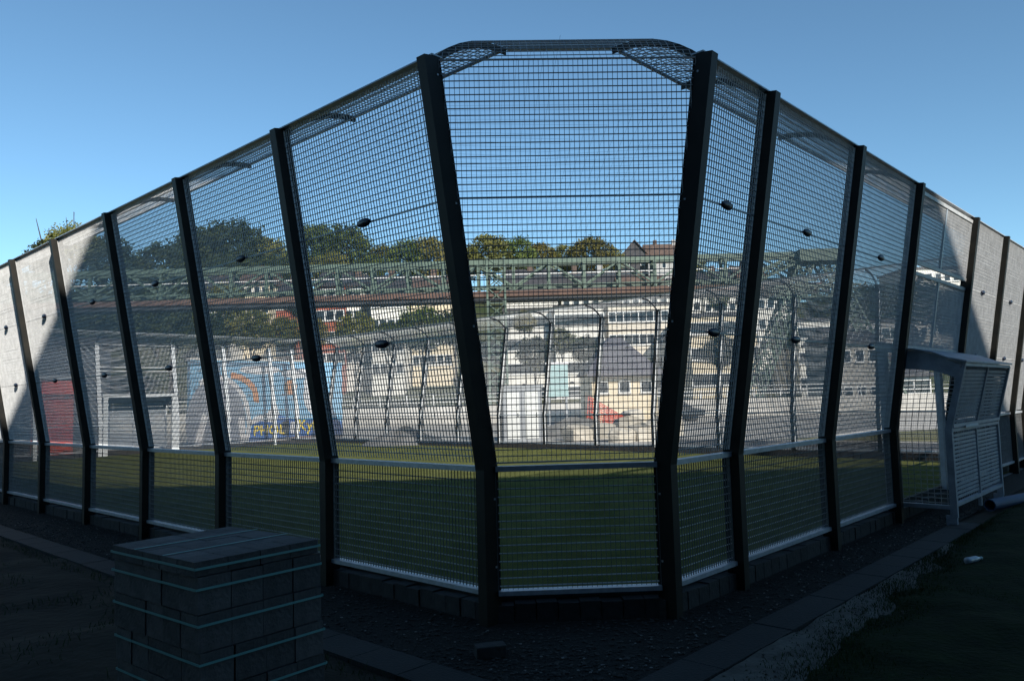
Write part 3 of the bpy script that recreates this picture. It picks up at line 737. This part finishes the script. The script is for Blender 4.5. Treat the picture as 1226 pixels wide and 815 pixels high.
for (px_, py_, Y, sx, sz, lb) in [(485, 524, 31.5, 1.3, .75, 'grey heap of rubble behind the far fence near the left corner'), (690, 512, 34, 1.6, .9, 'broad grey heap of rubble beside the stone blocks')]:
    m_ = MB(); N_ = 18
    for j in range(N_ + 1):
        for i in range(N_ + 1):
            x = (i / N_ - .5) * 2; y = (j / N_ - .5) * 2; h = max(0, 1 - math.hypot(x, y)) ** .8
            m_.v.append((x * sx * 1.4, y * sx, sz * h * (1 + .35 * noise.noise(Vector((x * 3 + px_, y * 3, 0)))) - .02))
    for j in range(N_):
        for i in range(N_): a = j * (N_ + 1) + i; m_.f.append((a, a + 1, a + N_ + 2, a + N_ + 1))
    p = at(px_, py_, Y); o = m_.build('rubble_heap', RUBBLE); o.location = (p.x, p.y, 0); tag(o, lb, 'rubble')
# red safety netting slumped on stakes
p = at(722, 497, 34.5); rn = thing('safety_netting', 'red safety netting slumped between stakes over the stone pile', 'netting', (p.x, p.y, .2), 0)
m_ = MB()
def rz_(x, t): return (1.35 - .55 * x) * t + .12 * math.sin(5 * x) - .1 * (1 - t)
for i in range(19):
    x = -.75 + i * .1; m_.bar((x, 0, .15), (x + .12, -.15, max(.3, 1.55 - .62 * (x + .75))), .03, .012, (0, 1, 0), False)
for j in range(12):
    t = j / 11
    for i in range(9):
        xa, xb = -.75 + i * .2, -.55 + i * .2; za = .15 + (max(.3, 1.55 - .62 * (xa + .75)) - .15) * t; zb = .15 + (max(.3, 1.55 - .62 * (xb + .75)) - .15) * t
        m_.bar((xa + .12 * t, -.15 * t, za), (xb + .12 * t, -.15 * t, zb), .012, .045, (0, 0, 1), False)
m_.build('net', RED, rn)
for x, h in ((-.78, 1.7), (.2, 1.2), (1.15, .6)): MB().bar((x, .03, -.2), (x + .05, .0, h), .05, .05, (0, 1, 0)).build('stake', WOOD, rn)

# parked dark car on the street beyond
p = at(800, 478, 50); car = thing('parked_car', 'dark car parked in front of the cream house', 'car', (p.x, p.y, .0), 0)
m_ = MB(); m_.prism([(-2.1, .35), (2.1, .35), (2.15, .75), (1.35, .92), (.7, 1.42), (-.9, 1.45), (-1.7, .98), (-2.15, .85)], -.85, .85).build('body', CARP, car); bevel(car.children[0], .06)
MB().prism([(-1.4, .98), (1.15, .95), (.62, 1.36), (-.85, 1.38)], -.87, .87).build('side_windows', GLASS, car)
for x in (-1.3, 1.35):
    for y in (-.8, .8): MB().tube([(x, y - .1, .32), (x, y + .1, .32)], .32, 14).build('wheel', TYRE, car)

# embankment wall with railing, running across behind the yard
wall = thing('embankment_wall', 'pale concrete embankment wall running across behind the court', 'wall', (0, 58, 0))
for i in range(30): MB().box(-90 + i * 6.01, -84.02 + i * 6.01, 0, .5, -.3, 1.32 + rnd.uniform(-.015, .015)).build('wall_segment', CONC, wall)
rl = thing('railing', 'pale metal railing on top of the embankment wall', 'railing', (0, 58.25, 1.3))
for z in (.35, .62, .92): MB().bar((-90, 0, z), (90, 0, z), .05, .05).build('rail', FRAME, rl)
PS = MB().box(-.035, .035, -.035, .035, 0, .95).mesh('railing_post', FRAME)
for i in range(91): link('railing_post', PS, rl, (-90 + 2 * i, 0, 0))

# ---------------------------------------------------------------- suspended railway
TY = 66.0
zc = at(700, 313, TY).z; zl = at(700, 352, TY).z
rw = thing('suspension_railway', 'green steel truss of an elevated railway with a rusty rail beam', 'railway bridge', (0, TY, 0))
x0, x1 = at(-130, 400, TY).x, at(985, 400, TY).x
for y in (-.7, .7):
    MB().bar((x0, y, zc), (x1, y, zc), .36, .40).build('top_chord', STEEL_GREEN, rw)
    MB().bar((x0, y, zl + .75), (x1, y, zl + .75), .2, .16).build('bottom_chord', STEEL_GREEN, rw)
    MB().bar((x0, y, zl + .12), (x1, y, zl + .12), .30, .46).build('rail_beam', RUST, rw)
    MB().bar((x0, y, zl - .38), (x1, y, zl - .38), .5, .2).build('rail', STEEL_DARK, rw)
    MB().bar((x0, y, (zc + zl + .7) / 2), (x1, y, (zc + zl + .7) / 2), .07, .07).build('tie_rod', FRAME, rw)
VM = MB().bar((0, 0, zl + .4), (0, 0, zc), .24, .3, (0, 1, 0)).mesh('vertical', STEEL_GREEN)
xv = at(698.6, 330, TY).x; xv -= 3.0 * math.floor((xv - x0) / 3.0); i = 0
DM1 = MB().bar((0, 0, zl + .7), (3.0, 0, zc - .1), .16, .2, (0, 1, 0)).mesh('diagonal', STEEL_GREEN); DM2 = MB().bar((0, 0, zc - .1), (3.0, 0, zl + .7), .16, .2, (0, 1, 0)).mesh('diagonal', STEEL_GREEN)
CM = MB().bar((0, -.7, zc), (0, .7, zc), .14, .14).bar((0, -.7, zl + .7), (0, .7, zl + .7), .14, .14).bar((0, -.7, zl + .7), (0, .7, zc), .08, .08).mesh('cross_brace', STEEL_GREEN)
while xv < x1:
    for y in (-.7, .7):
        link('vertical', VM, rw, (xv, y, 0))
        if xv + 3 < x1: link('diagonal', (DM1 if i % 2 else DM2), rw, (xv, y, 0))
    link('cross_brace', CM, rw, (xv, 0, 0)); xv += 3.0; i += 1
def lattice(a, b, wd, dp, mname, par, n_, nv=Vector((0, 1, 0))):
    a = Vector(a); b = Vector(b); d = (b - a).normalized(); s_ = d.cross(nv).normalized() * wd / 2; q = nv * dp / 2; m_ = MB()
    for sa in (1, -1):
        for sq in (1, -1): m_.bar(a + s_ * sa + q * sq, b + s_ * sa + q * sq, .16, .16)
    for i in range(n_):
        t0, t1 = i / n_, (i + 1) / n_; p0, p1 = a.lerp(b, t0), a.lerp(b, t1)
        for sq in (1, -1):
            m_.bar(p0 + s_ + q * sq, p1 - s_ + q * sq, .08, .08, caps=False); m_.bar(p0 - s_ + q * sq, p1 + s_ + q * sq, .08, .08, caps=False)
            m_.bar(p0 + s_ + q * sq, p0 - s_ + q * sq, .09, .09, caps=False)
        for sa in (1, -1): m_.bar(p0 + s_ * sa + q, p1 + s_ * sa - q, .08, .08, caps=False)
    return m_.build(mname, STEEL_GREEN, par)
cx_ = at(589, 330, TY).x
lattice((cx_ + .35, 0, -2), (cx_ + .35, 0, zc + .45), 1.5, 1.8, 'column', rw, 12)
# braced A-frame support at the right end
af = thing('railway_support', 'green lattice A-frame support carrying the right end of the railway', 'support', (0, TY - 3, 0))
ap = at(972, 312, TY - 3); la = at(893, 520, TY - 3); ra = at(1082, 520, TY - 3)
lattice((la.x, 0, 0), (ap.x - .6, 0, ap.z), 1.15, 1.4, 'leg', af, 16); lattice((ra.x, 0, 0), (ap.x + .9, 0, ap.z), 1.15, 1.4, 'leg', af, 16)
lattice((ap.x - 3.4, 0, ap.z - 2.6), (ap.x + 3.6, 0, ap.z - 2.6), .9, 1.4, 'cross_beam', af, 6)
MB().box(ap.x - 1.4, ap.x + 2.2, -1.2, 1.2, ap.z - .2, ap.z + .75).build('head', STEEL_GREEN, af)
lattice((ap.x - 4.6, 0, ap.z - 1.2), (ap.x - .8, 0, ap.z + .4), .7, 1.4, 'bracket', af, 5)

# ---------------------------------------------------------------- houses
WF = MB().box(-.5, .5, -.05, 0.02, -.5, .5).mesh('window', FRAME); WP = MB().box(-.4, .4, -.062, -.05, -.42, .42).mesh('pane', GLASS)
SILL = MB().box(-.56, .56, -.16, 0, -.58, -.5).mesh('sill', CONC)
def house(label, px0, px1, eave, ridge, Y, wm, rm, cols, rows, depth=9, gable=False, ww=1.0, wh=1.35, chim=1, flat=False, rowgap=2.8, z_bot=None, top_off=1.3, hip=0.0):
    a, b = at(px0, eave, Y), at(px1, eave, Y); ze = (a.z + b.z) / 2; zr = at((px0 + px1) / 2, ridge, Y + (0 if flat else depth * (0 if gable else .5))).z
    cx2 = (a.x + b.x) / 2; wd = b.x - a.x; z0 = min(terrain(cx2, Y) - 2.0, ze - rows * rowgap - 1) if z_bot is None else z_bot
    h = thing('house', label, 'house', (cx2, Y, 0), 0)
    MB().box(-wd / 2, wd / 2, 0, depth, z0, ze).build('wall', wm, h)
    if flat:
        MB().box(-wd / 2 - .2, wd / 2 + .2, -.2, depth + .2, ze, ze + .35).build('roof', rm, h)
    elif gable:
        o = .45; g_ = MB(); g_.prism([(-wd / 2, ze), (wd / 2, ze), (0, zr - .2)], .02, depth - .02).build('gable', wm, h)
        r_ = MB()
        for s_ in (-1, 1):
            r_.quad((s_ * (wd / 2 + o), -o, ze - .3), (s_ * (wd / 2 + o), depth + o, ze - .3), (0, depth + o, zr), (0, -o, zr)); r_.quad((s_ * (wd / 2 + o), -o, ze - .5), (s_ * (wd / 2 + o), depth + o, ze - .5), (0, depth + o, zr - .2), (0, -o, zr - .2))
            r_.quad((s_ * (wd / 2 + o), -o, ze - .3), (s_ * (wd / 2 + o), -o, ze - .5), (0, -o, zr - .2), (0, -o, zr))
        rf = r_.build('roof', rm, h)
    else:
        o = .5; r_ = MB(); zz = ze - .05; yy = depth / 2
        r_.v = [(-wd / 2 - .3, -o, zz - .1), (wd / 2 + .3, -o, zz - .1), (wd / 2 + .3, depth + o, zz - .1), (-wd / 2 - .3, depth + o, zz - .1), (-wd / 2 - .3 + wd * hip, yy, zr), (wd / 2 + .3 - wd * hip, yy, zr),
                (-wd / 2 - .3, -o, zz - .3), (wd / 2 + .3, -o, zz - .3)]
        r_.f = [(0, 1, 5, 4), (2, 3, 4, 5), (0, 4, 3), (1, 2, 5), (6, 7, 1, 0), (0, 3, 2, 1)]
        rf = r_.build('roof', rm, h)
        for k in range(chim):
            xk = -wd / 2 + wd * (k + .6) / (chim + .2); MB().box(xk - .4, xk + .4, yy - .5, yy + .4, zr - 1.2, zr + .9).build('chimney', ROOFB if k % 2 == 0 else GREYW, rf)
    for r in range(rows):
        zc_ = ze - top_off - r * rowgap
        for c2_ in range(cols):
            x = -wd / 2 + wd * (c2_ + .5) / cols
            w_ = link('window', WF, h, (x, -.001, zc_), None, (ww, 1, wh)); link('pane', WP, w_); link('sill', SILL, w_)
    return h
# centre row with dark roofs behind the truss
house('white terrace house with dark roof behind the green lattice column', 604, 668, 346, 322, 112, WHITEP, ROOFD, 6, 3, chim=1)
house('white terrace house with dark roof behind the middle of the truss', 672, 742, 349, 325, 114, WHITEP, ROOFD, 6, 3, chim=2)
house('white house with brown roof behind the right part of the truss', 744, 800, 352, 330, 110, WHITEP, ROOFB, 5, 3, chim=1)
house('tall white house with a flat top right of the centre bay behind the truss', 800, 838, 335, 330, 118, WHITEP, ROOFD, 4, 5, flat=True)
house('white apartment block left of the middle far posts, below the rusty beam', 603, 660, 372, 366, 92, WHITEP, ROOFD, 7, 4, flat=True)
house('white apartment block between the two middle far posts', 664, 722, 369, 364, 90, WHITEP, ROOFD, 7, 4, flat=True)
house('cream apartment block with many windows right of the middle far posts', 728, 800, 366, 360, 94, OFFW, ROOFD, 8, 5, flat=True)
house('brown roofed gabled house on the skyline above the truss', 742, 778, 308, 287, 182, ROOFD, ROOFB, 2, 1, depth=12, gable=True)
house('long brown roofed house on the skyline right of the gabled one', 776, 826, 311, 292, 180, GREYW, ROOFB, 4, 1, depth=10, chim=2)
# nearer house with grey violet roof
house('cream house with pointed grey violet roof behind the stone blocks', 708, 786, 443, 404, 46, CREAM, ROOFP, 3, 1, depth=8, ww=.7, wh=.7, chim=0, z_bot=-.1, top_off=1.0, hip=.46)
# right hand slope
house('white house on the right slope directly above the truss line', 842, 880, 338, 325, 125, WHITEP, ROOFD, 4, 3)
house('white house on the right slope beside the right end of the truss', 884, 916, 330, 318, 128, WHITEP, ROOFB, 3, 3)
house('pale house low on the right slope under the end of the truss', 905, 950, 352, 338, 105, WHITEP, ROOFD, 4, 3)
house('grey apartment block with pale bands behind the left leg of the support', 826, 905, 378, 372, 84, CREAM, ROOFD, 8, 4, flat=True, ww=1.1)
house('wide pale apartment block seen between the legs of the support', 955, 1010, 384, 379, 86, WHITEP, ROOFD, 6, 4, flat=True, ww=1.1)
house('pale apartment block right of the support', 1014, 1075, 386, 381, 88, GREYW, ROOFD, 6, 4, flat=True, ww=1.1)
house('pale flat roofed block on the right seen through the slot over the goal', 1085, 1160, 322, 316, 120, WHITEP, ROOFD, 7, 4, flat=True)
house('rubble stone house with small dark windows right of the support', 1004, 1052, 406, 392, 60, STONEW, ROOFD, 3, 2, depth=7, ww=.7, wh=1.0, z_bot=-.1, chim=1)
house('low white building glimpsed under the goal box roof', 1072, 1112, 446, 434, 72, WHITEP, ROOFD, 4, 1, depth=8, z_bot=-.1)
# left slope
house('white house half hidden by trees behind the left part of the truss', 236, 268, 345, 330, 108, WHITEP, ROOFD, 3, 3)
house('cream house half hidden by trees behind the left part of the truss', 284, 322, 338, 326, 116, CREAM, ROOFB, 4, 3)
house('red brick house with white windows behind the truss', 378, 412, 340, 326, 100, BRICK, ROOFD, 3, 4, ww=1.2, wh=1.4)
house('white fronted house beside the red brick house', 412, 432, 340, 330, 101, WHITEP, ROOFD, 2, 4)
house('narrow red brick house left of the thick left post', 330, 352, 352, 340, 98, BRICK, ROOFD, 2, 4)
house('white gabled house half covered by shrubs below the truss', 444, 482, 350, 330, 98, WHITEP, ROOFD, 4, 4)
house('white dormered house on the left skyline among trees', 428, 452, 312, 304, 165, WHITEP, ROOFD, 3, 2)
house('grey house between shrubs left of the corner post', 492, 540, 345, 330, 104, CREAM, ROOFB, 5, 4)

# ---------------------------------------------------------------- trees
def crown_mesh(seed, nclump, per, leaf, m):
    r_ = random.Random(seed); m_ = MB()
    for c in range(nclump):
        while True:
            p = Vector((r_.uniform(-1, 1), r_.uniform(-1, 1), r_.uniform(-1, 1)))
            if .25 < p.length < 1: break
        p = p.normalized() * (p.length ** .55) * (1 + .16 * noise.noise(p * 2 + Vector((seed, 0, 0)))); p.z = p.z * .9
        cr = r_.uniform(.16, .30)
        for k in range(per):
            q = Vector((r_.gauss(0, 1), r_.gauss(0, 1), r_.gauss(0, .8))) * cr * .55 + p
            a = Vector((r_.gauss(0, 1), r_.gauss(0, 1), r_.gauss(0, 1))).normalized(); b = a.cross(Vector((r_.gauss(0, 1), r_.gauss(0, 1), r_.gauss(0, 1)))).normalized(); l = leaf * r_.uniform(.6, 1.3)
            m_.quad(q - a * l, q + b * l * .6, q + a * l, q - b * l * .6)
    return m_.mesh('crown', m)
CR = {}
for k in range(4):
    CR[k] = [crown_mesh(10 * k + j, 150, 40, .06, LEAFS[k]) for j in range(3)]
def trunk_mesh(seed):
    r_ = random.Random(seed); m_ = MB(); m_.tube([(0, 0, -.6), (.02, 0, .2), (-.02, .02, .7), (.0, 0, 1.2)], [.075, .055, .042, .02], 7)
    for i in range(6):
        a = r_.uniform(0, 6.28); z = r_.uniform(.35, .9); l = r_.uniform(.35, .7)
        m_.tube([(0, 0, z), (math.cos(a) * l * .5, math.sin(a) * l * .5, z + l * .35), (math.cos(a) * l, math.sin(a) * l, z + l * .6)], [.03, .02, .008], 5)
    return m_.mesh('trunk', BARK)
TR = [trunk_mesh(i) for i in range(3)]
kinds = ['dark green', 'olive green', 'yellowing autumn', 'deep green']
def tree(px_, ptop, rpx, Y, kind, where, tall=1.0):
    c = at(px_, ptop + rpx * tall, Y); r = rpx * Y / FPX; gz = terrain(c.x, Y)
    t = thing('tree', f'{kinds[kind]} tree {where}', 'tree', (c.x, Y, min(gz, c.z - r)), rnd.uniform(0, 6.28), 'trees on the slopes behind the court')
    hz = c.z - min(gz, c.z - r); v_ = rnd.randrange(3)
    link('trunk', TR[v_], t, (0, 0, 0), None, (r, r, max(hz, r * .8)))
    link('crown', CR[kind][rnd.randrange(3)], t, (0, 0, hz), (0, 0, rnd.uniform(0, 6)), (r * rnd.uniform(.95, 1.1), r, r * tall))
T = [(88, 266, 26, 95, 1, 'poking above the top of the left fence'), (58, 286, 22, 96, 3, 'low behind the left fence top, left of the tallest one'), (125, 282, 30, 98, 3, 'just right of the tree above the left fence'),
     (190, 292, 34, 120, 3, 'on the left skyline beside the third left post'), (235, 272, 34, 150, 3, 'with broad crown on the left skyline'), (278, 262, 36, 152, 3, 'second broad crown on the left skyline'), (318, 282, 28, 155, 1, 'right of the two broad crowns on the left skyline'),
     (350, 300, 20, 160, 0, 'in the dip of the left skyline'), (378, 266, 30, 148, 0, 'left half of the rounded pair on the skyline'), (412, 268, 33, 150, 0, 'right half of the rounded pair on the skyline'),
     (458, 292, 18, 165, 1, 'small on the skyline left of the yellowing one'), (488, 286, 24, 160, 0, 'on the skyline beside the yellowing one'), (514, 284, 26, 162, 2, 'on the skyline left of the big corner post'), (540, 292, 20, 165, 1, 'hidden partly by the big corner post'),
     (585, 279, 26, 168, 1, 'first right of the big corner post on the skyline'), (620, 284, 22, 172, 0, 'second right of the big corner post on the skyline'), (648, 291, 18, 176, 2, 'low golden, third right of the big corner post on the skyline'), (676, 292, 18, 178, 1, 'low in the middle of the skyline'),
     (708, 284, 24, 172, 2, 'brownish, just left of the skyline roofs'), (732, 296, 14, 178, 1, 'small, touching the skyline gable'), (830, 302, 14, 185, 1, 'right of the skyline roofs'), (562, 300, 18, 170, 1, 'behind the big corner post'),
     (160, 330, 40, 92, 3, 'low on the left slope behind the truss'), (110, 340, 44, 88, 3, 'at far left low behind the goal'), (60, 350, 46, 86, 3, 'at far left low behind the red cabin'), (10, 340, 48, 90, 3, 'at the left edge low behind the fence'), (205, 345, 36, 84, 3, 'low behind the left truss bays'),
     (255, 372, 26, 78, 3, 'shrub-like under the rusty beam at left'), (300, 368, 26, 78, 1, 'shrub-like under the rusty beam left of the brick houses'), (340, 378, 20, 78, 1, 'bushy below the narrow brick house'), (375, 382, 18, 77, 2, 'bushy below the red brick house'), (425, 374, 24, 78, 1, 'bushy right below the red brick house'),
     (465, 385, 18, 76, 0, 'low before the gabled white house'), (505, 366, 28, 78, 0, 'bushy left of the corner post under the beam'), (545, 368, 24, 78, 3, 'bushy behind the corner post under the beam'), (360, 345, 18, 90, 3, 'behind the thick left post'), (272, 338, 22, 100, 1, 'between the two pale left houses'),
     (628, 372, 13, 80, 2, 'thin yellow, in front of the left white block'), (672, 392, 16, 80, 1, 'in front of the middle white block'), (640, 402, 20, 74, 1, 'low before the left white block'), (700, 402, 16, 74, 0, 'low beside the grey roofed annexe'), (862, 400, 20, 74, 1, 'bright, in front of the grey block at right'),
     (925, 335, 16, 110, 0, 'dark, among the houses on the right slope'), (860, 346, 12, 112, 0, 'small dark, among the houses on the right slope'), (985, 352, 18, 100, 3, 'behind the right leg of the support'), (1040, 340, 26, 110, 3, 'on the right slope behind the mesh'), (1090, 335, 28, 112, 3, 'on the right slope behind the goal bay'),
     (1140, 345, 28, 112, 3, 'on the right slope at the last right posts'), (1190, 355, 28, 110, 3, 'at the right edge behind the fence'), (940, 390, 14, 82, 0, 'left of the block between the support legs'), (1216, 430, 22, 70, 1, 'low at the right edge beyond the last post'), (770, 428, 12, 60, 0, 'hedge-like, behind the violet roof'),
     (-40, 330, 46, 95, 3, 'just outside the left edge'), (395, 300, 22, 140, 1, 'lower, between the rounded pair'), (445, 304, 16, 150, 0, 'beside the white dormered house'), (330, 305, 24, 140, 3, 'lower, under the left skyline crowns'), (240, 305, 34, 130, 3, 'lower, under the left broad crown'), (285, 303, 30, 132, 3, 'lower, under the second broad crown')]
for t in T: tree(*t)

# ---------------------------------------------------------------- tall block behind the viewer: its shade covers the near side of the court
YB = -5.0; ZR = 4.2 + math.tan(SUN_EL) / abs(math.cos(SUN_AZ)) * (10.4 - YB)
tb = thing('tall_block', 'long tall plain building behind the viewpoint that shades the near side', 'building', (0, YB, 0))
MB().box(-45, 75, -14, 0, -.2, ZR - .6).build('wall', BLOCK, tb)
MB().box(-45.2, 75.2, -14.2, .0 + .02, ZR - .6, ZR).build('parapet', CONC, tb)
